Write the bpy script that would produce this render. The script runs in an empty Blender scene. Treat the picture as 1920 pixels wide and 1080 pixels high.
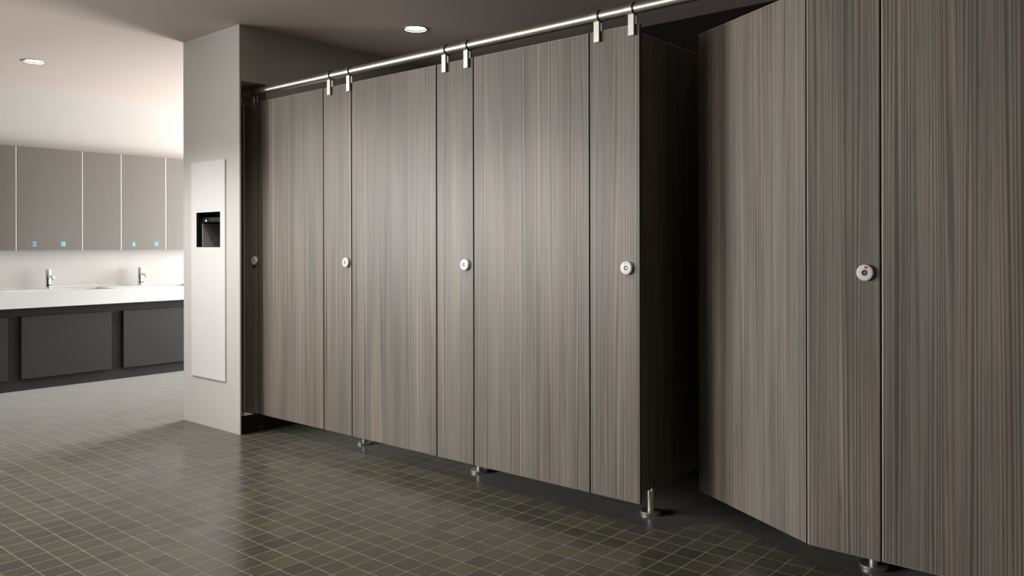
import bpy, bmesh, math, random
from mathutils import Vector, Matrix
S = bpy.context.scene
COL = S.collection
PI = math.pi
random.seed(4)

# ------------------------------------------------------------------ camera
CAMH = 1.1333
yaw, roll = math.radians(40.4565), math.radians(-0.1144)
F, CY = 1527.88, 459.70
cd = bpy.data.cameras.new('camera'); cam = bpy.data.objects.new('camera', cd); COL.objects.link(cam)
f = Vector((-math.sin(yaw), math.cos(yaw), 0)); r0 = f.cross(Vector((0, 0, 1))); u0 = r0.cross(f)
c, s = math.cos(roll), math.sin(roll)
r = c*r0 + s*u0; u = -s*r0 + c*u0
m = Matrix((r, u, -f)).transposed().to_4x4(); m.translation = (0, 0, CAMH)
cam.matrix_world = m
cd.sensor_fit = 'HORIZONTAL'; cd.sensor_width = 36; cd.lens = 36*F/1920
cd.shift_x = 0; cd.shift_y = -(540-CY)/1920
cd.clip_start = 0.05; cd.clip_end = 60
S.camera = cam

# ------------------------------------------------------------------ colour management, world, lights
S.view_settings.view_transform = 'Standard'; S.view_settings.look = 'None'
S.view_settings.gamma = 1; S.view_settings.exposure = 0.0
S.view_settings.use_curve_mapping = False
w = bpy.data.worlds.new('world'); S.world = w; w.use_nodes = True
w.node_tree.nodes['Background'].inputs[0].default_value = (.8, .9, 1, 1)
w.node_tree.nodes['Background'].inputs[1].default_value = 0.6

def area(name, loc, target, sx, sy, power, col=(1, 1, 1), spread=180):
    l = bpy.data.lights.new(name, 'AREA'); l.shape = 'RECTANGLE'; l.size = sx; l.size_y = sy
    l.energy = power; l.color = col; l.spread = math.radians(spread)
    o = bpy.data.objects.new(name, l); COL.objects.link(o); o.location = loc
    o.rotation_euler = (Vector(target)-Vector(loc)).to_track_quat('-Z', 'Y').to_euler()
    return o
def spot(name, loc, power, angle=110, blend=.8, col=(1, .98, .96), size=.06, target=None):
    l = bpy.data.lights.new(name, 'SPOT'); l.energy = power; l.color = col
    l.spot_size = math.radians(angle); l.spot_blend = blend; l.shadow_soft_size = size
    o = bpy.data.objects.new(name, l); COL.objects.link(o); o.location = loc
    if target: o.rotation_euler = (Vector(target)-Vector(loc)).to_track_quat('-Z', 'Y').to_euler()
    return o
CZ = 2.461            # ceiling height
XL = -7.51            # left wall (behind the basins)
YB = 6.2              # end of the washroom
YF = -4.5             # wall behind the camera
XR = 2.4
# daylight through the two windows (built below)
WIN1 = (-2.60, -0.60, 0.95, 2.15)     # y0 y1 z0 z1 in wall_left, off to the left of the view
WIN2 = (-7.2, -5.25, 0.25, 2.0)       # x0 x1 z0 z1 in wall_back, behind the pier
area('daylight_left', (XL-0.30, (WIN1[0]+WIN1[1])/2, (WIN1[2]+WIN1[3])/2), (-1.0, 2.2, 1.45), 2.0, 1.2, 80, (1, .98, .96), 72)
area('daylight_back', ((WIN2[0]+WIN2[1])/2, YB+0.30, (WIN2[2]+WIN2[3])/2), ((WIN2[0]+WIN2[1])/2, 0, 1.5), 1.9, 1.7, 300, (1, 1, 1))
WIN3 = (-7.3, -5.0, 0.95, 2.15)      # x0 x1 z0 z1 in wall_front, behind and left of the camera
area('daylight_front', ((WIN3[0]+WIN3[1])/2, YF-0.30, (WIN3[2]+WIN3[3])/2), (-1.5, 2.8, 1.4), 2.3, 1.2, 16, (1, .98, .96), 50)
LAMPS = [  # x, y, power, cone
    (-3.69, 3.42, 70, 128), (-6.41, 2.23, 40, 90),
    (-4.85, 1.40, 190, 128), (-2.30, 1.95, 78, 98), (-3.62, 2.05, 52, 116), (-0.20, -0.60, 3, 118),  # closing pair here are unseen fill lamps, added to lift dark panels
    (-5.85, 3.60, 150, 90)]

# ------------------------------------------------------------------ materials
def mat(name):
    mm = bpy.data.materials.new(name); mm.use_nodes = True
    nt = mm.node_tree; b = nt.nodes['Principled BSDF']
    return mm, nt, b
def N(nt, t, **k):
    n = nt.nodes.new(t)
    for a, v in k.items(): setattr(n, a, v)
    return n
def simple(name, col, rough=.5, metal=0, spec=.5, bump=0, bscale=200, var=0):
    mm, nt, b = mat(name)
    b.inputs['Base Color'].default_value = (*col, 1); b.inputs['Roughness'].default_value = rough
    b.inputs['Metallic'].default_value = metal; b.inputs['Specular IOR Level'].default_value = spec
    tc = N(nt, 'ShaderNodeTexCoord'); no = N(nt, 'ShaderNodeTexNoise'); no.inputs['Scale'].default_value = bscale
    nt.links.new(tc.outputs['Object'], no.inputs['Vector'])
    if bump:
        bp = N(nt, 'ShaderNodeBump'); bp.inputs['Strength'].default_value = bump; bp.inputs['Distance'].default_value = .001
        nt.links.new(no.outputs['Fac'], bp.inputs['Height']); nt.links.new(bp.outputs['Normal'], b.inputs['Normal'])
    if var:
        hs = N(nt, 'ShaderNodeMix', data_type='RGBA'); hs.inputs[6].default_value = tuple(x*(1-var) for x in col)+(1,)
        hs.inputs[7].default_value = tuple(min(1, x*(1+var)) for x in col)+(1,)
        nt.links.new(no.outputs['Fac'], hs.inputs[0]); nt.links.new(hs.outputs[2], b.inputs['Base Color'])
    return mm
def emis(name, col, st):
    mm, nt, b = mat(name); b.inputs['Base Color'].default_value = (*col, 1)
    b.inputs['Emission Color'].default_value = (*col, 1); b.inputs['Emission Strength'].default_value = st
    return mm

def wood_mat():
    mm, nt, b = mat('striped_laminate'); L = nt.links.new
    tc = N(nt, 'ShaderNodeTexCoord'); oi = N(nt, 'ShaderNodeObjectInfo')
    sep = N(nt, 'ShaderNodeSeparateXYZ'); L(tc.outputs['Object'], sep.inputs[0])
    off = N(nt, 'ShaderNodeMath', operation='MULTIPLY_ADD'); L(oi.outputs['Random'], off.inputs[0]); off.inputs[1].default_value = 37.0
    L(sep.outputs['X'], off.inputs[2])
    def stripe(su, sz, detail=2, rough=.5, seed=0):
        mu = N(nt, 'ShaderNodeMath', operation='MULTIPLY'); L(off.outputs[0], mu.inputs[0]); mu.inputs[1].default_value = su
        mz = N(nt, 'ShaderNodeMath', operation='MULTIPLY'); L(sep.outputs['Z'], mz.inputs[0]); mz.inputs[1].default_value = sz
        cb = N(nt, 'ShaderNodeCombineXYZ'); L(mu.outputs[0], cb.inputs[0]); cb.inputs[1].default_value = seed; L(mz.outputs[0], cb.inputs[2])
        n = N(nt, 'ShaderNodeTexNoise'); n.inputs['Scale'].default_value = 1; n.inputs['Detail'].default_value = detail
        n.inputs['Roughness'].default_value = rough; L(cb.outputs[0], n.inputs['Vector']); return n.outputs['Fac']
    def ramp(src, stops):
        cr = N(nt, 'ShaderNodeValToRGB'); L(src, cr.inputs[0]); e = cr.color_ramp.elements
        while len(e) < len(stops): e.new(.5)
        for i, (p, v) in enumerate(stops):
            e[i].position = p; e[i].color = (*(v if isinstance(v, tuple) else (v, v, v)), 1)
        return cr.outputs['Color']
    def mix(a, bb, fac, blend='MIX'):
        mx = N(nt, 'ShaderNodeMix', data_type='RGBA', blend_type=blend)
        if isinstance(fac, (int, float)): mx.inputs[0].default_value = fac
        else: L(fac, mx.inputs[0])
        for i, v in ((6, a), (7, bb)):
            if isinstance(v, tuple): mx.inputs[i].default_value = (*v, 1)
            else: L(v, mx.inputs[i])
        return mx.outputs[2]
    fine = stripe(95, .6, 1, .5, 3.1)          # pin stripes, a few millimetres each
    lines = stripe(80, .5, 1, .4, 9.7)
    broad = stripe(13, .7, 2, .5, 5.3)          # decimetre-wide tone bands
    dens = stripe(11, .35, 1, .5, 7.9)          # where the stripes are strong
    hue = stripe(17, 1.1, 2, .5, 1.7)
    basec = mix((.218, .180, .149), (.190, .174, .145), ramp(hue, [(.42, 0.), (.58, 1.)]))
    basec = mix(basec, ramp(broad, [(.3, .80), (.7, 1.2)]), 1, 'MULTIPLY')
    amp = ramp(dens, [(.36, .30), (.54, 1.)])
    wob = stripe(22, .25, 1, .5, 12.1)
    ph = N(nt, 'ShaderNodeMath', operation='MULTIPLY_ADD'); L(off.outputs[0], ph.inputs[0]); ph.inputs[1].default_value = 2*PI/.0115
    wm = N(nt, 'ShaderNodeMath', operation='MULTIPLY'); L(wob, wm.inputs[0]); wm.inputs[1].default_value = 34; L(wm.outputs[0], ph.inputs[2])
    sn = N(nt, 'ShaderNodeMath', operation='SINE'); L(ph.outputs[0], sn.inputs[0])
    s1 = N(nt, 'ShaderNodeMath', operation='MULTIPLY_ADD'); L(sn.outputs[0], s1.inputs[0]); s1.inputs[1].default_value = .5; s1.inputs[2].default_value = .5
    pin = ramp(s1.outputs[0], [(0, .52), (.22, .82), (.5, 1.), (.86, 1.08), (1, 1.32)])
    dark = ramp(fine, [(.33, .72), (.42, 1.), (.48, 1.), (.50, .66), (.52, 1.)])
    lite = ramp(lines, [(.40, 1.), (.44, 1.15), (.47, 1.), (.56, 1.), (.585, 1.22), (.62, 1.0)])
    c1 = mix(basec, mix(basec, pin, 1, 'MULTIPLY'), amp)
    c1 = mix(c1, dark, 1, 'MULTIPLY')
    c2 = mix(c1, lite, 1, 'MULTIPLY')
    sp = N(nt, 'ShaderNodeTexNoise'); sp.inputs['Scale'].default_value = 420; sp.inputs['Detail'].default_value = 1
    L(tc.outputs['Object'], sp.inputs['Vector'])
    c3 = mix(c2, ramp(sp.outputs['Fac'], [(.3, .80), (.7, 1.20)]), 1, 'MULTIPLY')
    L(c3, b.inputs['Base Color']); b.inputs['Roughness'].default_value = .42; b.inputs['Specular IOR Level'].default_value = .35
    bp = N(nt, 'ShaderNodeBump'); bp.inputs['Strength'].default_value = .25; bp.inputs['Distance'].default_value = .0006
    L(fine, bp.inputs['Height']); L(bp.outputs['Normal'], b.inputs['Normal'])
    return mm

def tile_mat():
    mm, nt, b = mat('floor_tiles'); L = nt.links.new
    tc = N(nt, 'ShaderNodeTexCoord'); sep = N(nt, 'ShaderNodeSeparateXYZ'); L(tc.outputs['Object'], sep.inputs[0])
    def M(op, a, bb=None, cc=None):
        n = N(nt, 'ShaderNodeMath', operation=op)
        for i, v in enumerate((a, bb, cc)):
            if v is None: continue
            if isinstance(v, (int, float)): n.inputs[i].default_value = v
            else: L(v, n.inputs[i])
        return n.outputs[0]
    TX, TY = .0888, .0922
    ux = M('DIVIDE', M('ADD', sep.outputs['X'], 2.2065), TX); uy = M('DIVIDE', M('ADD', sep.outputs['Y'], -2.1005), TY)
    def edge(uu, T):
        fr = M('FRACT', uu); d = M('MULTIPLY', M('MINIMUM', fr, M('SUBTRACT', 1., fr)), T)   # metres to the nearest joint
        return d
    d = M('MINIMUM', edge(ux, TX), edge(uy, TY))
    mr = N(nt, 'ShaderNodeMapRange'); L(d, mr.inputs[0]); mr.inputs[1].default_value = .0009; mr.inputs[2].default_value = .0017
    tile = mr.outputs[0]      # 1 inside a tile, 0 in the joint
    cb = N(nt, 'ShaderNodeCombineXYZ'); L(M('FLOOR', ux), cb.inputs[0]); L(M('FLOOR', uy), cb.inputs[1])
    wn = N(nt, 'ShaderNodeTexWhiteNoise', noise_dimensions='2D'); L(cb.outputs[0], wn.inputs['Vector'])
    cr = N(nt, 'ShaderNodeValToRGB'); L(wn.outputs['Value'], cr.inputs[0]); e = cr.color_ramp.elements
    st = [(0, (.022, .017, .007)), (.3, (.033, .027, .010)), (.55, (.032, .032, .012)), (.8, (.045, .041, .014)), (1, (.053, .048, .016))]
    while len(e) < len(st): e.new(.5)
    for i, (p, v) in enumerate(st): e[i].position = p; e[i].color = (*v, 1)
    no = N(nt, 'ShaderNodeTexNoise'); no.inputs['Scale'].default_value = 260; no.inputs['Detail'].default_value = 3; L(tc.outputs['Object'], no.inputs['Vector'])
    mx = N(nt, 'ShaderNodeMix', data_type='RGBA', blend_type='MULTIPLY'); mx.inputs[0].default_value = 1
    r2 = N(nt, 'ShaderNodeValToRGB'); L(no.outputs['Fac'], r2.inputs[0])
    r2.color_ramp.elements[0].position = .35; r2.color_ramp.elements[0].color = (.7, .7, .7, 1)
    r2.color_ramp.elements[1].position = .65; r2.color_ramp.elements[1].color = (1.3, 1.3, 1.3, 1)
    L(cr.outputs[0], mx.inputs[6]); L(r2.outputs[0], mx.inputs[7])
    fm = N(nt, 'ShaderNodeMix', data_type='RGBA'); L(tile, fm.inputs[0]); fm.inputs[6].default_value = (.24, .228, .20, 1); L(mx.outputs[2], fm.inputs[7])
    L(fm.outputs[2], b.inputs['Base Color'])
    rr = N(nt, 'ShaderNodeMapRange'); L(tile, rr.inputs[0]); rr.inputs[3].default_value = .85
    L(M('ADD', M('MULTIPLY', no.outputs['Fac'], .10), .17), rr.inputs[4]); L(rr.outputs[0], b.inputs['Roughness'])
    b.inputs['Specular IOR Level'].default_value = .5
    b.inputs['Sheen Roughness'].default_value = .22; b.inputs['Sheen Tint'].default_value = (.95, .92, .91, 1)
    L(M('MULTIPLY', tile, .95), b.inputs['Sheen Weight'])
    bp = N(nt, 'ShaderNodeBump'); bp.inputs['Strength'].default_value = .5; bp.inputs['Distance'].default_value = .0012
    L(M('ADD', tile, M('MULTIPLY', no.outputs['Fac'], .03)), bp.inputs['Height']); L(bp.outputs['Normal'], b.inputs['Normal'])
    return mm

M_WOOD = wood_mat()
M_TILE = tile_mat()
M_LITEDGE = simple('edge_highlight', (.58, .56, .50), .4)
M_DEDGE = simple('laminate_dark_edge', (.035, .034, .022), .5)
M_WALL = simple('painted_plaster', (.64, .63, .605), .9, spec=.2, bump=.35, bscale=260)
M_PIER = simple('grey_plaster', (.62, .60, .57), .9, spec=.2, bump=.35, bscale=260)
M_CEIL = simple('ceiling_paint', (.75, .655, .61), .95, spec=.1, bump=.1, bscale=120)
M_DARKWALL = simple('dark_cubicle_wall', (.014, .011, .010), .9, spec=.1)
M_STEEL = simple('brushed_steel', (.60, .57, .51), .37, 1, bump=.15, bscale=300)
M_STEELM = simple('satin_steel', (.60, .58, .53), .42, 1, bump=.1, bscale=400)
M_DSTEEL = simple('dark_steel_groove', (.05, .045, .04), .4, .6)
M_CHROME = simple('chrome', (.8, .8, .8), .06, 1)
M_WHITE = simple('white_solid_surface', (.68, .69, .695), .3)
M_PLATE = simple('white_enamel_plate', (.80, .79, .77), .16)
M_LOCK = simple('white_nylon_lock', (.80, .79, .75), .35)
M_BLACK = simple('black_plastic', (.012, .012, .012), .35)
M_RED = simple('red_indicator', (.65, .02, .03), .35)
M_GREY = simple('grey_slot', (.22, .22, .21), .35)
M_CHAR = simple('charcoal_board', (.013, .013, .0138), .55, bump=.05)
M_CHARD = simple('charcoal_backboard', (.008, .008, .008), .6)
M_MIRR = simple('grey_tinted_mirror', (.205, .197, .187), .33, 1, bump=.02, bscale=6)
M_STRIP = simple('white_strip', (.85, .84, .82), .4)
M_LINER = simple('black_liner', (.020, .024, .025), .25)
M_PAPER = simple('paper_towel', (.66, .65, .62), .8, bump=.1)
M_LAMP = emis('lamp_disc', (1, .97, .93), 14)
M_BLUE = emis('blue_led', (.10, .50, .80), 1.1)
M_ALU = simple('aluminium_channel', (.66, .65, .58), .4, .2)
M_FRAME = simple('white_frame', (.8, .8, .78), .4)
M_GLASS, _nt, _b = mat('window_glass')
_t = N(_nt, 'ShaderNodeBsdfTransparent'); _g = N(_nt, 'ShaderNodeBsdfGlossy'); _g.inputs['Roughness'].default_value = .02
_x = N(_nt, 'ShaderNodeMixShader'); _x.inputs[0].default_value = .05
_nt.links.new(_t.outputs[0], _x.inputs[1]); _nt.links.new(_g.outputs[0], _x.inputs[2])
_nt.links.new(_x.outputs[0], _nt.nodes['Material Output'].inputs['Surface'])

# ------------------------------------------------------------------ mesh helpers
def box(bm, x0, x1, y0, y1, z0, z1, mi=0):
    vs = [bm.verts.new(p) for p in ((x0, y0, z0), (x1, y0, z0), (x1, y1, z0), (x0, y1, z0), (x0, y0, z1), (x1, y0, z1), (x1, y1, z1), (x0, y1, z1))]
    fs = [bm.faces.new([vs[i] for i in q]) for q in ((0, 3, 2, 1), (4, 5, 6, 7), (0, 1, 5, 4), (1, 2, 6, 5), (2, 3, 7, 6), (3, 0, 4, 7))]
    for q in fs: q.material_index = mi
    return fs
def bevel(bm, w, seg=2):
    bmesh.ops.bevel(bm, geom=list(bm.edges), offset=w, segments=seg, profile=.5, affect='EDGES', clamp_overlap=True)
def lathe(bm, prof, axis='Z', center=(0, 0, 0), n=40, smooth=True):
    """prof = list of (radius, height); revolve about an axis through center."""
    rings = []
    for (rr, h) in prof:
        ring = []
        if rr < 1e-6:
            ring = [None]
            p = (0, 0, h)
            ring = [bm.verts.new(p)]
        else:
            for k in range(n):
                a = 2*PI*k/n; ring.append(bm.verts.new((rr*math.cos(a), rr*math.sin(a), h)))
        rings.append(ring)
    vs = [v for rg in rings for v in rg]
    for a, bb in zip(rings, rings[1:]):
        for k in range(n):
            k2 = (k+1) % n
            if len(a) == 1 and len(bb) == 1: continue
            if len(a) == 1: fc = bm.faces.new((a[0], bb[k2], bb[k])) if False else bm.faces.new((a[0], bb[k], bb[k2]))
            elif len(bb) == 1: fc = bm.faces.new((a[k2], a[k], bb[0]))
            else: fc = bm.faces.new((a[k], a[k2], bb[k2], bb[k]))
            fc.smooth = smooth
    if axis == 'X': M = Matrix.Rotation(PI/2, 4, 'Y')
    elif axis == 'Y': M = Matrix.Rotation(PI/2, 4, 'X')      # height runs towards -y
    else: M = Matrix.Identity(4)
    M = Matrix.Translation(center) @ M
    bmesh.ops.transform(bm, matrix=M, verts=vs)
    return vs
def fixn(bm): bmesh.ops.recalc_face_normals(bm, faces=list(bm.faces))
def sharp(me, ang=35):
    try: me.set_sharp_from_angle(angle=math.radians(ang))
    except Exception: pass
def obj(name, bm, mats, parent=None, loc=(0, 0, 0), rot=(0, 0, 0)):
    fixn(bm)
    me = bpy.data.meshes.new(name); bm.to_mesh(me); bm.free()
    for mm in (mats if isinstance(mats, (list, tuple)) else [mats]): me.materials.append(mm)
    if any(p.use_smooth for p in me.polygons): sharp(me)
    o = bpy.data.objects.new(name, me); COL.objects.link(o); o.location = loc; o.rotation_euler = rot
    if parent: o.parent = parent
    return o
def thing(name, label, cat, loc=(0, 0, 0), group=None, rot=(0, 0, 0)):
    o = bpy.data.objects.new(name, None); COL.objects.link(o); o.location = loc; o.rotation_euler = rot
    o.empty_display_size = .1
    return tag(o, label, cat, group)
def tag(o, label, cat, group=None):
    o['label'] = label; o['category'] = cat
    if group: o['group'] = group
    return o
def struct(name, bm, m, parent=None):
    o = obj(name, bm, m, parent)
    if not parent: o['kind'] = 'structure'
    return o
def dup(root, loc, label=None):
    rr = root.copy(); COL.objects.link(rr); rr.location = loc
    if label: rr['label'] = label
    def rec(src, dst):
        for ch in list(src.children):
            cc = ch.copy(); COL.objects.link(cc); cc.parent = dst; rec(ch, cc)
    rec(root, rr)
    return rr

# ------------------------------------------------------------------ room shell
bm = bmesh.new(); box(bm, XL-.4, XR+.2, YF-.2, YB+.4, -.12, 0); struct('floor', bm, M_TILE)
# ceiling with round cut-outs for the downlights
RL = .070
bm = bmesh.new()
def loop(pts, z):
    vs = [bm.verts.new((x, y, z)) for x, y in pts]
    return [bm.edges.new((vs[i], vs[(i+1) % len(vs)])) for i in range(len(vs))]
es = loop([(XL-.4, YF-.2), (XR+.2, YF-.2), (XR+.2, YB+.4), (XL-.4, YB+.4)], CZ)
for (lx, ly, _p, _c) in LAMPS:
    es += loop([(lx+RL*math.cos(2*PI*k/40), ly+RL*math.sin(2*PI*k/40)) for k in range(40)], CZ)
bmesh.ops.triangle_fill(bm, use_beauty=True, use_dissolve=False, edges=es)
for fc in bm.faces:
    pass
ret = bmesh.ops.extrude_face_region(bm, geom=list(bm.faces))
bmesh.ops.translate(bm, vec=(0, 0, .12), verts=[g for g in ret['geom'] if isinstance(g, bmesh.types.BMVert)])
struct('ceiling', bm, M_CEIL)

M_GREYWALL = simple('dark_grey_paint', (.22, .21, .20), .9, spec=.2)
def wall_with_hole(axis, a0, a1, t0, t1, h):
    """wall spanning a0..a1 along its length, thickness t0..t1, hole h=(a,b,z0,z1)."""
    b2 = bmesh.new()
    parts = [(a0, h[0], 0, CZ), (h[1], a1, 0, CZ), (h[0], h[1], 0, h[2]), (h[0], h[1], h[3], CZ)]
    for (p, q, z0, z1) in parts:
        if axis == 'y': box(b2, t0, t1, p, q, z0, z1)
        else: box(b2, p, q, t0, t1, z0, z1)
    return b2
struct('wall_left', wall_with_hole('y', YF-.2, YB+.2, XL-.2, XL, WIN1), M_WALL)
struct('wall_back', wall_with_hole('x', XL, -5.081, YB, YB+.2, WIN2), M_WALL)
struct('wall_front', wall_with_hole('x', XL, XR, YF-.2, YF, WIN3), M_GREYWALL)
bm = bmesh.new(); box(bm, XR, XR+.2, YF-.2, 4.6, 0, CZ); struct('wall_right', bm, M_GREYWALL)
YR = 4.30
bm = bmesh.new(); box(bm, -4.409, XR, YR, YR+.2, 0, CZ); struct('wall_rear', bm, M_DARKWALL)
# the pier between the washroom and the cubicles
PX0, PX1, PY = -5.081, -4.409, 2.656
DX0, DX1, DZ0, DZ1, DY = -4.902, -4.613, 1.122, 1.346, 2.86
NX, NY0, NY1, NZ0, NZ1 = -4.609, 2.666, 2.84, .095, 2.125
bm = bmesh.new()
box(bm, PX0, DX0, PY, DY, 0, CZ)
box(bm, DX0, DX1, PY, DY, 0, DZ0); box(bm, DX0, DX1, PY, DY, DZ1, CZ)
box(bm, DX1, NX, PY, DY, 0, CZ)
box(bm, NX, PX1, PY, NY0, 0, CZ)
box(bm, NX, PX1, NY0, NY1, 0, NZ0); box(bm, NX, PX1, NY0, NY1, NZ1, CZ)
box(bm, NX, PX1, NY1, DY, 0, CZ)
box(bm, PX0, PX1, DY, YB+.2, 0, CZ)
struct('wall_pier', bm, M_PIER)

bm = bmesh.new(); box(bm, PX1, PX1+.004, PY+.008, YR, 0, .110); struct('pier_shade_strip', bm, M_DARKWALL)  # dark strip painted in for the shaded foot of the pier wall

def window(name, axis, h, t):
    fr = bmesh.new(); a0, a1, z0, z1 = h; w_ = .05
    def bx(p, q, zz0, zz1, tt0, tt1):
        if axis == 'y': box(fr, tt0, tt1, p, q, zz0, zz1)
        else: box(fr, p, q, tt0, tt1, zz0, zz1)
    bx(a0, a1, z0, z0+w_, t-.03, t+.03); bx(a0, a1, z1-w_, z1, t-.03, t+.03)
    bx(a0, a0+w_, z0+w_, z1-w_, t-.03, t+.03); bx(a1-w_, a1, z0+w_, z1-w_, t-.03, t+.03)
    mid = (a0+a1)/2; bx(mid-.025, mid+.025, z0+w_, z1-w_, t-.03, t+.03)
    o = struct(name, fr, M_FRAME)
    g = bmesh.new()
    for p, q in ((a0+w_, mid-.025), (mid+.025, a1-w_)):
        if axis == 'y': box(g, t-.004, t+.004, p, q, z0+w_, z1-w_)
        else: box(g, p, q, t-.004, t+.004, z0+w_, z1-w_)
    obj('glass_pane', g, M_GLASS, o)
window('window_1', 'y', WIN1, XL-.1)
window('window_2', 'x', WIN2, YB+.1)
window('window_3', 'x', WIN3, YF-.1)

# ------------------------------------------------------------------ downlights
def downlight(x, y, power, cone, label, grp=None):
    t = thing('ceiling_downlight', label, 'ceiling light', (x, y, CZ), grp)
    b2 = bmesh.new(); lathe(b2, [(RL-.001, .04), (RL-.001, 0), (RL-.0015, -.004), (RL+.010, -.004), (RL+.010, 0.), (RL+.0005, 0.)]); obj('trim_ring', b2, M_STEELM, t)
    b2 = bmesh.new(); lathe(b2, [(RL-.002, .0), (RL-.006, .030), (0, .034)]); obj('reflector_can', b2, M_DSTEEL, t)
    b2 = bmesh.new(); lathe(b2, [(0, .006), (.058, .006), (.060, .009), (.060, .016), (0, .016)]); obj('lamp_disc', b2, M_LAMP, t)
    sp = spot('downlight_beam', (x, y, CZ-.012), power, cone, .6)
    return t
lab = ['round recessed downlight in dark ceiling above cubicles', 'round recessed downlight in pale ceiling above washbasins',
       'recessed downlight in ceiling just before the white pier', 'recessed downlight above passage facing third cubicle door', 'added unseen fill downlight above passage facing the door nearest the pier',
       'added unseen fill downlight above passage facing the ajar door', 'recessed downlight in washroom ceiling behind the pier']
for (lx, ly, p_, c_), lb in zip(LAMPS, lab): downlight(lx, ly, p_, c_, lb, 'recessed ceiling downlights')

# ------------------------------------------------------------------ cubicle boards
YP = 2.786; TH = .013; ZB, ZT = .1035, 2.014
def board(name, w_, parent=None, loc=(0, 0, 0), rot=(0, 0, 0), h=ZT-ZB, cham=.0028):
    """laminate board: local x along the width, y 0..TH into the depth, z up; chamfers painted as lit, right-hand ones as shaded; dark edges."""
    b2 = bmesh.new(); box(b2, 0, w_, 0, TH, 0, h)
    bmesh.ops.bevel(b2, geom=list(b2.edges), offset=cham, segments=1, affect='EDGES')
    fixn(b2)
    for fc in b2.faces:
        n = fc.normal
        if abs(n.y) > .99: fc.material_index = 0
        elif max(abs(n.x), abs(n.z)) > .99: fc.material_index = 1
        else: fc.material_index = 1 if n.x > .3 else 2  # highlight colour painted on chamfers, shade colour on right-facing ones
    return obj(name, b2, [M_WOOD, M_DEDGE, M_LITEDGE], parent, loc, rot)

M_PINK = simple('pale_red_indicator', (.62, .16, .15), .35)
def lock(parent, lx, lz, red, pink=False):
    """indicator lock rosette on the front of a board (local coordinates, front is y=0, facing -y)."""
    b2 = bmesh.new(); R = .0265
    lathe(b2, [(.0235, -.0005), (.0235, .003), (R, .003), (R, .0115), (R-.0015, .013), (R-.004, .0135), (.0095, .0135), (.0095, .008), (0, .008)], 'Y', (lx, 0, lz))
    k = obj('lock_rosette', b2, M_LOCK, parent)
    b2 = bmesh.new(); lathe(b2, [(0, .0081), (.0094, .0081), (.0094, .011), (.007, .011), (0, .011)], 'Y', (lx, 0, lz)); obj('lock_spindle', b2, M_BLACK, k)
    b2 = bmesh.new()
    vs = [b2.verts.new((lx+.0058*math.cos(a), -.0111, lz+.0058*math.sin(a))) for a in (0, PI/2, PI, 3*PI/2)]
    fc = b2.faces.new(vs); rt = bmesh.ops.extrude_face_region(b2, geom=[fc])
    bmesh.ops.translate(b2, vec=(0, -.0012, 0), verts=[g for g in rt['geom'] if isinstance(g, bmesh.types.BMVert)])
    obj('coin_slot', b2, M_GREY if red else M_LOCK, k)
    b2 = bmesh.new(); n = 10    # curved window above the spindle
    def arc(a0, a1, r1, r2, y0, y1):
        for i in range(n):
            t0 = a0+(a1-a0)*i/n; t1 = a0+(a1-a0)*(i+1)/n
            q = [(r1, t0), (r2, t0), (r2, t1), (r1, t1)]
            lo = [b2.verts.new((lx+rr*math.sin(a), y0, lz+rr*math.cos(a))) for rr, a in q]
            hi = [b2.verts.new((lx+rr*math.sin(a), y1, lz+rr*math.cos(a))) for rr, a in q]
            b2.faces.new(hi)
            for j in range(4): b2.faces.new((lo[j], lo[(j+1) % 4], hi[(j+1) % 4], hi[j]))
    if red:
        arc(-.02, .50, .0140, .0215, -.0133, -.0141); obj('indicator_window', b2, M_RED, k)
        b2 = bmesh.new(); arc(-.52, -.02, .0140, .0215, -.0133, -.0139); obj('indicator_blank', b2, M_STRIP, k)
    else:
        arc(-.38, .38, .0205, .0222, -.0133, -.0141); arc(-.44, -.36, .0150, .0222, -.0133, -.0141); arc(.36, .44, .0150, .0222, -.0133, -.0141)
        obj('indicator_window', b2, M_PINK if pink else M_GREY, k)
    return k

PIL = [(-4.566, -4.4135, None), (-3.760, -3.515, 0), (-2.857, -2.6135, 0), (-1.949, -1.709, 0), (-1.045, -.806, 1), (-.140, .100, 0)]
LOCKX = [-4.446, -3.555, -2.663, -1.767, -.851, .055]
PLAB = ['narrow striped pilaster with white lock beside the pier', 'striped pilaster with lock between first and second cubicle doors',
        'striped pilaster with pink-marked white lock between second and third doors', 'striped pilaster with white lock at left of the dark opening',
        'striped pilaster whose lock shows a red indicator', 'striped pilaster at the right end beyond the wide door']
for i, ((x0, x1, red), lx, lb) in enumerate(zip(PIL, LOCKX, PLAB)):
    t = thing('pilaster_panel', lb, 'partition', (x0, YP, ZB), 'pilasters between the cubicle doors')
    board('board', x1-x0, t)
    lock(t, lx-x0, 1.041-ZB, bool(red), i == 2)
# aluminium wall channel and filler at the pier
t = thing('wall_channel', 'pale aluminium wall channel beside narrow pilaster and pier', 'channel', (-4.5675, YP, ZB-.004))
bm = bmesh.new(); box(bm, -.012, 0, -.005, .020, 0, ZT-ZB+.002); bevel(bm, .001, 1); obj('channel_bar', bm, M_ALU, t)
bm = bmesh.new(); box(bm, -.040, -.0125, .004, .014, 0.004, ZT-ZB-.001); obj('filler_strip', bm, M_WOOD, t)

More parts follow.
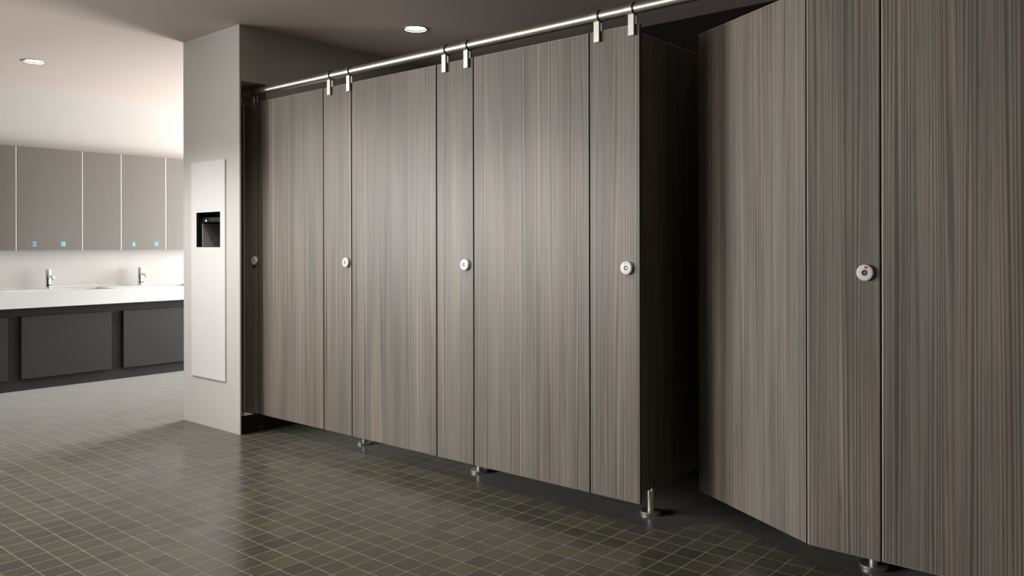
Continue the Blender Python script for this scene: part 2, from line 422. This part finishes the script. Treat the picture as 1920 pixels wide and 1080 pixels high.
DOORS = [(-4.4105, -3.7635), (-3.511, -2.861), (-2.610, -1.953), (-.802, -.144)]
DLAB = ['striped laminate cubicle door nearest the white pier, closed', 'second closed striped cubicle door from the pier',
        'closed striped cubicle door just left of the dark opening', 'widest-looking striped cubicle door at right edge, closed']
for (x0, x1), lb in zip(DOORS, DLAB):
    t = thing('cubicle_door', lb, 'door', (x0, YP, ZB), 'striped cubicle doors')
    board('door_leaf', x1-x0, t)
    for zz in (.16, 1.70):
        b2 = bmesh.new(); lathe(b2, [(0, 0), (.006, 0), (.006, .07), (0, .07)], 'Z', (x1-x0-.008, TH+.0062, zz), 16); obj('hinge', b2, M_STEELM, t)
# the door standing ajar, hinged on its right
hx, hy = -1.0505, 2.792; fx, fy = -1.620, 3.103
Lw = math.hypot(fx-hx, fy-hy); ang = math.atan2(hy-fy, hx-fx)
t = thing('cubicle_door', 'striped cubicle door standing ajar, swung inwards into dark cubicle', 'door', (fx, fy, ZB), 'striped cubicle doors', (0, 0, ang))
board('door_leaf', Lw, t)
for zz in (.16, 1.70):
    b2 = bmesh.new(); lathe(b2, [(0, 0), (.006, 0), (.006, .07), (0, .07)], 'Z', (Lw-.008, TH+.0062, zz), 16); obj('hinge', b2, M_STEELM, t)

# side partitions running back from the pilasters, on steel feet
SX = [-3.670, -2.776, -1.791, -.893]
SLAB = ['striped side partition behind the pilaster between first and second doors', 'striped side partition behind the pilaster between second and third doors',
        'striped side partition seen in shadow through the dark opening', 'striped side partition behind the pilaster with the red lock']
FLAB = ['steel adjustable foot under the second door', 'steel adjustable foot under the third door',
        'fully visible steel foot with two screws beside the opening', 'steel foot disc under the pilaster with red lock, bottom right']
for x, lb in zip(SX, SLAB):
    t = thing('side_partition', lb, 'partition', (x+TH/2, YP+TH+.001, ZB), 'side partitions between cubicles', (0, 0, PI/2))
    board('board', YR-(YP+TH)-.002, t)
def foot(x, y, lb):
    t = thing('adjustable_foot', lb, 'foot', (x, y, 0), 'steel feet under the partitions')
    b2 = bmesh.new(); lathe(b2, [(0, 0), (.045, 0), (.0455, .002), (.0455, .010), (.044, .0115), (0, .0115)], n=56); obj('base_disc', b2, M_STEELM, t)
    b2 = bmesh.new(); lathe(b2, [(0, .011), (.0150, .011), (.0150, .062), (0, .062)]); obj('lower_post', b2, M_STEELM, t)
    b2 = bmesh.new(); lathe(b2, [(0, .060), (.0172, .060), (.0172, .0975), (0, .0975)]); obj('post_sleeve', b2, M_STEELM, t)
    b2 = bmesh.new()
    # forked head with rounded top: two cheeks either side of the board
    for sgn in (-1, 1):
        pts = []
        for k in range(13):
            a = PI*k/12; pts.append((.0165*math.cos(a), .128+.0125*math.sin(a)))
        pts = [(.0165, .0965)] + pts + [(-.0165, .0965)]
        xa, xb = sgn*(TH/2+.0004), sgn*.0150
        A = [b2.verts.new((xa, p, z)) for p, z in pts]; B = [b2.verts.new((xb, p, z)) for p, z in pts]
        b2.faces.new(A); b2.faces.new(B)
        for k in range(len(pts)): b2.faces.new((A[k], A[(k+1) % len(pts)], B[(k+1) % len(pts)], B[k]))
    fk = obj('fork_head', b2, M_STEELM, t)
    for zz in (.132, .113):
        b2 = bmesh.new(); lathe(b2, [(0, .0148), (.0048, .0148), (.0048, .0172), (.003, .0178), (0, .0178)], 'X', (0, 0, zz), 20); obj('screw', b2, M_DSTEEL, fk)
    return t
for x, lb in zip(SX, FLAB): foot(x, 3.003, lb)

# head rail with its clips
RY, RZ, RR = YP+.0065, 2.076, .0215
rail = thing('head_rail', 'round steel head rail running along the cubicle tops', 'rail', (0, 0, 0))
bm = bmesh.new(); lathe(bm, [(RR, 0), (RR, 5.20)], 'X', (-4.560, RY, RZ), 48); obj('rail_tube', bm, M_STEEL, rail)
bm = bmesh.new(); lathe(bm, [(0, -.026), (.010, -.0255), (.018, -.021), (.0225, -.012), (.0235, 0), (.0235, .018), (.0215, .019)], 'X', (-4.566, RY, RZ), 48); obj('end_cap', bm, M_STEEL, rail)
for cx in (-4.462, -3.699, -3.529, -2.797, -2.651, -1.908, -1.742, -.99, -.84, -.09):
    b2 = bmesh.new()
    lathe(b2, [(RR+.0002, -.022), (RR+.0032, -.020), (RR+.0032, .010), (RR+.0005, .010)], 'X', (cx-.006, RY, RZ), 48)
    k = obj('rail_clip', b2, M_STEEL, rail)
    b2 = bmesh.new(); lathe(b2, [(RR+.0005, .0), (RR+.0045, .0), (RR+.0045, .004), (RR+.0005, .004)], 'X', (cx+.005, RY, RZ), 48); obj('clip_ring', b2, M_DSTEEL, k)
    b2 = bmesh.new(); box(b2, cx-.0135, cx+.0135, YP-.0125, YP-.0005, 1.967, 2.052); bevel(b2, .001, 2); obj('clip_tab', b2, M_STEELM, k)
    b2 = bmesh.new(); box(b2, cx-.0135, cx+.0135, YP+TH+.0005, YP+TH+.0065, 1.967, 2.060); obj('back_tab', b2, M_STEELM, k)

# ------------------------------------------------------------------ paper towel unit in the pier
t = thing('paper_towel_dispenser', 'tall white recessed paper towel unit with dark slot in the pier', 'dispenser', (0, 0, 0))
px0, px1, pz0, pz1 = -4.966, -4.562, .304, 1.662
sx0, sx1, sz0, sz1 = -4.900, -4.6145, 1.124, 1.344
y0, y1 = PY-.009, PY-.0003
bm = bmesh.new()
box(bm, px0, sx0, y0, y1, pz0, pz1); box(bm, sx1, px1, y0, y1, pz0, pz1)
box(bm, sx0, sx1, y0, y1, pz0, sz0); box(bm, sx0, sx1, y0, y1, sz1, pz1)
bmesh.ops.remove_doubles(bm, verts=list(bm.verts), dist=1e-5)
obj('front_plate', bm, M_PLATE, t)
bm = bmesh.new(); q = .0012; yd = DY-.004
box(bm, sx0, sx1, yd-.002, yd, sz0, sz1); box(bm, sx0, sx0+q, y0, yd-.002, sz0, sz1); box(bm, sx1-q, sx1, y0, yd-.002, sz0, sz1)
box(bm, sx0+q, sx1-q, y0, yd-.002, sz0, sz0+q); box(bm, sx0+q, sx1-q, y0, yd-.002, sz1-q, sz1)
obj('recess_liner', bm, M_LINER, t)
bm = bmesh.new(); box(bm, sx0+.003, sx1-.003, PY+.03, yd-.004, sz1-.062, sz1-.028); bevel(bm, .004, 2); obj('towel_tray', bm, M_LINER, t)
bm = bmesh.new(); box(bm, sx0+.0015, sx0+.006, PY+.030, yd-.030, sz0+.002, sz1-.068); obj('side_plate', bm, M_PAPER, t)
bm = bmesh.new(); box(bm, sx0+.010, sx0+.075, PY+.018, PY+.028, sz1-.060, sz1-.044); bevel(bm, .003, 2); obj('slot_lip', bm, M_CHROME, t)

# ------------------------------------------------------------------ washroom: basin top, base units, taps, mirror cabinets
CX = -6.965; CT, CB = .7755, .652
t = thing('washbasin_counter', 'long white washbasin counter with thick front edge', 'washbasin', (0, 0, 0))
bm = bmesh.new()
ya, yb = 1.55, 5.6
bx0, bx1 = -7.36, CX-.035            # trough opening
basins = [(2.30, 3.06), (3.14, 3.84)]
box(bm, bx1, CX, ya, yb, CB, CT)                       # front rim
box(bm, XL+.001, bx0, ya, yb, CB, CT)                  # tap ledge
prev = ya
for (a, b_) in basins + [(yb, yb)]:
    box(bm, bx0, bx1, prev, a, CB, CT); prev = b_
for (a, b_) in basins:                                 # sloping basin floors
    vs = [bm.verts.new(p) for p in ((bx0, a, CT-.03), (bx1, a, CT-.085), (bx1, b_, CT-.085), (bx0, b_, CT-.03), (bx0, a, CB), (bx1, a, CB), (bx1, b_, CB), (bx0, b_, CB))]
    for qd in ((0, 1, 2, 3), (4, 7, 6, 5), (0, 4, 5, 1), (1, 5, 6, 2), (2, 6, 7, 3), (3, 7, 4, 0)): bm.faces.new([vs[i] for i in qd])
obj('basin_top', bm, M_WHITE, t)
bm = bmesh.new(); box(bm, XL+.001, XL+.012, ya, yb, CT+.0002, CT+.018); bevel(bm, .001, 1); obj('upstand', bm, M_WHITE, t)
t = thing('vanity_cabinet', 'charcoal base cabinet under the white washbasin counter', 'cabinet', (0, 0, 0))
bm = bmesh.new(); box(bm, XL+.001, -7.068, ya, yb, 0, CB-.0005); obj('cabinet_body', bm, M_CHARD, t)
for (a, b_) in [(1.62, 2.252), (2.350, 3.035), (3.137, 3.81), (3.92, 4.60), (4.70, 5.5)]:
    b2 = bmesh.new(); box(b2, -7.067, -7.030, a, b_, .0935, .5815); bevel(b2, .0015, 2); obj('access_door', b2, M_CHAR, t)

def tap(y, lb):
    x = -7.435
    t = thing('basin_tap', lb, 'tap', (x, y, CT+.0005), 'chrome pillar taps on the washbasin counter')
    b2 = bmesh.new(); lathe(b2, [(0, 0), (.026, 0), (.026, .004), (.0225, .006), (.0225, .158), (.021, .161), (0, .161)], n=40); obj('tap_body', b2, M_CHROME, t)
    b2 = bmesh.new(); lathe(b2, [(0, 0), (.0125, 0), (.0125, .105), (.0115, .108), (0, .108)], 'X', (.015, 0, .100), 28)
    sp_ = obj('spout', b2, M_CHROME, t)
    b2 = bmesh.new(); lathe(b2, [(0, -.026), (.009, -.026), (.0095, -.020), (.0095, 0), (0, 0)], 'Z', (.108, 0, .096), 24); obj('aerator', b2, M_CHROME, sp_)
    b2 = bmesh.new(); lathe(b2, [(0, 0), (.006, 0), (.006, .030), (.0035, .034), (0, .034)], 'X', (.018, 0, .028), 20); obj('sensor_eye', b2, M_BLACK, t)
tap(2.690, 'left chrome pillar tap on the white counter'); tap(3.470, 'right chrome pillar tap nearer the pier')

MXF, MZ0, MZ1 = -7.38, 1.0985, 1.950
def icon(parent, y, kind):
    """small lit pictogram on a mirror door: wavy air lines or a tap with drops."""
    b2 = bmesh.new(); x0 = MXF+.0002; x1 = MXF+.0011; z = 1.148
    def bar(a, b_, z0, z1): box(b2, x0, x1, y+a, y+b_, z+z0, z+z1)
    def wave(a, zt, zb, amp=.0022, wd=.0024, n=12):
        for i in range(n):
            za, zc = zt+(zb-zt)*i/n, zt+(zb-zt)*(i+1)/n
            o1 = amp*math.sin(2*PI*i/n); o2 = amp*math.sin(2*PI*(i+1)/n)
            vs = [b2.verts.new(p) for p in ((x1, y+a+o1-wd/2, z+za), (x1, y+a+o1+wd/2, z+za), (x1, y+a+o2+wd/2, z+zc), (x1, y+a+o2-wd/2, z+zc))]
            b2.faces.new(vs)
            vs2 = [b2.verts.new((x0, v.co.y, v.co.z)) for v in vs]
            b2.faces.new(vs2)
            for j in range(4): b2.faces.new((vs[j], vs[(j+1) % 4], vs2[(j+1) % 4], vs2[j]))
    def ring(cy, cz, r1, r2, n=16):
        for i in range(n):
            a0, a1 = 2*PI*i/n, 2*PI*(i+1)/n
            qv = [(r1, a0), (r2, a0), (r2, a1), (r1, a1)]
            vs = [b2.verts.new((x1, y+cy+rr*math.cos(a), z+cz+rr*math.sin(a))) for rr, a in qv]
            vs2 = [b2.verts.new((x0, v.co.y, v.co.z)) for v in vs]
            b2.faces.new(vs); b2.faces.new(vs2)
            for j in range(4): b2.faces.new((vs[j], vs[(j+1) % 4], vs2[(j+1) % 4], vs2[j]))
    if kind == 'air':
        bar(-.011, .011, .014, .021); wave(-.010, .009, -.019); wave(0, .009, -.019); wave(.010, .009, -.019)
    elif kind == 'soap':
        bar(-.009, .009, .013, .021); bar(-.013, .013, .004, .008)
        for k in (-.010, -.0035, .003, .0095): bar(k-.002, k+.002, -.019, .002)
    else:
        bar(-.020, .020, .014, .020); ring(-.004, -.003, .0055, .0115); bar(.004, .017, .000, .008); bar(.006, .014, -.017, -.003); bar(.010, .0125, .008, .014)
    obj('lit_icon', b2, M_BLUE, parent)
units = [(1.93, 2.430, [], 'grey mirror cabinet cut by the left photo edge'),
         (2.434, 2.945, [(2.567, 'air'), (2.789, 'tap')], 'widest grey mirror cabinet, two blue icons above left tap'),
         (2.949, 3.275, [], 'narrow plain grey mirror cabinet between the two with icons'),
         (3.279, 3.684, [(3.387, 'soap'), (3.593, 'tap')], 'grey mirror cabinet with two blue icons above the right tap'),
         (3.688, 4.20, [], 'plain grey mirror cabinet running behind the pier')]
for a, b_, ics, lb in units:
    t = thing('mirror_cabinet', lb, 'cabinet', (0, 0, 0), 'grey mirror cabinets over the washbasins')
    bm = bmesh.new(); box(bm, XL+.001, MXF-.018, a+.001, b_-.001, MZ0+.003, MZ1-.003); obj('cabinet_body', bm, M_CHARD, t)
    bm = bmesh.new(); box(bm, MXF-.0175, MXF, a+.003, b_-.003, MZ0, MZ1); d = obj('mirror_door', bm, M_MIRR, t)
    bm = bmesh.new(); box(bm, MXF-.0175, MXF+.0012, b_-.0029, b_+.0035, MZ0, MZ1); obj('edge_strip', bm, M_STRIP, t)
    for y, k in ics: icon(d, y, k)
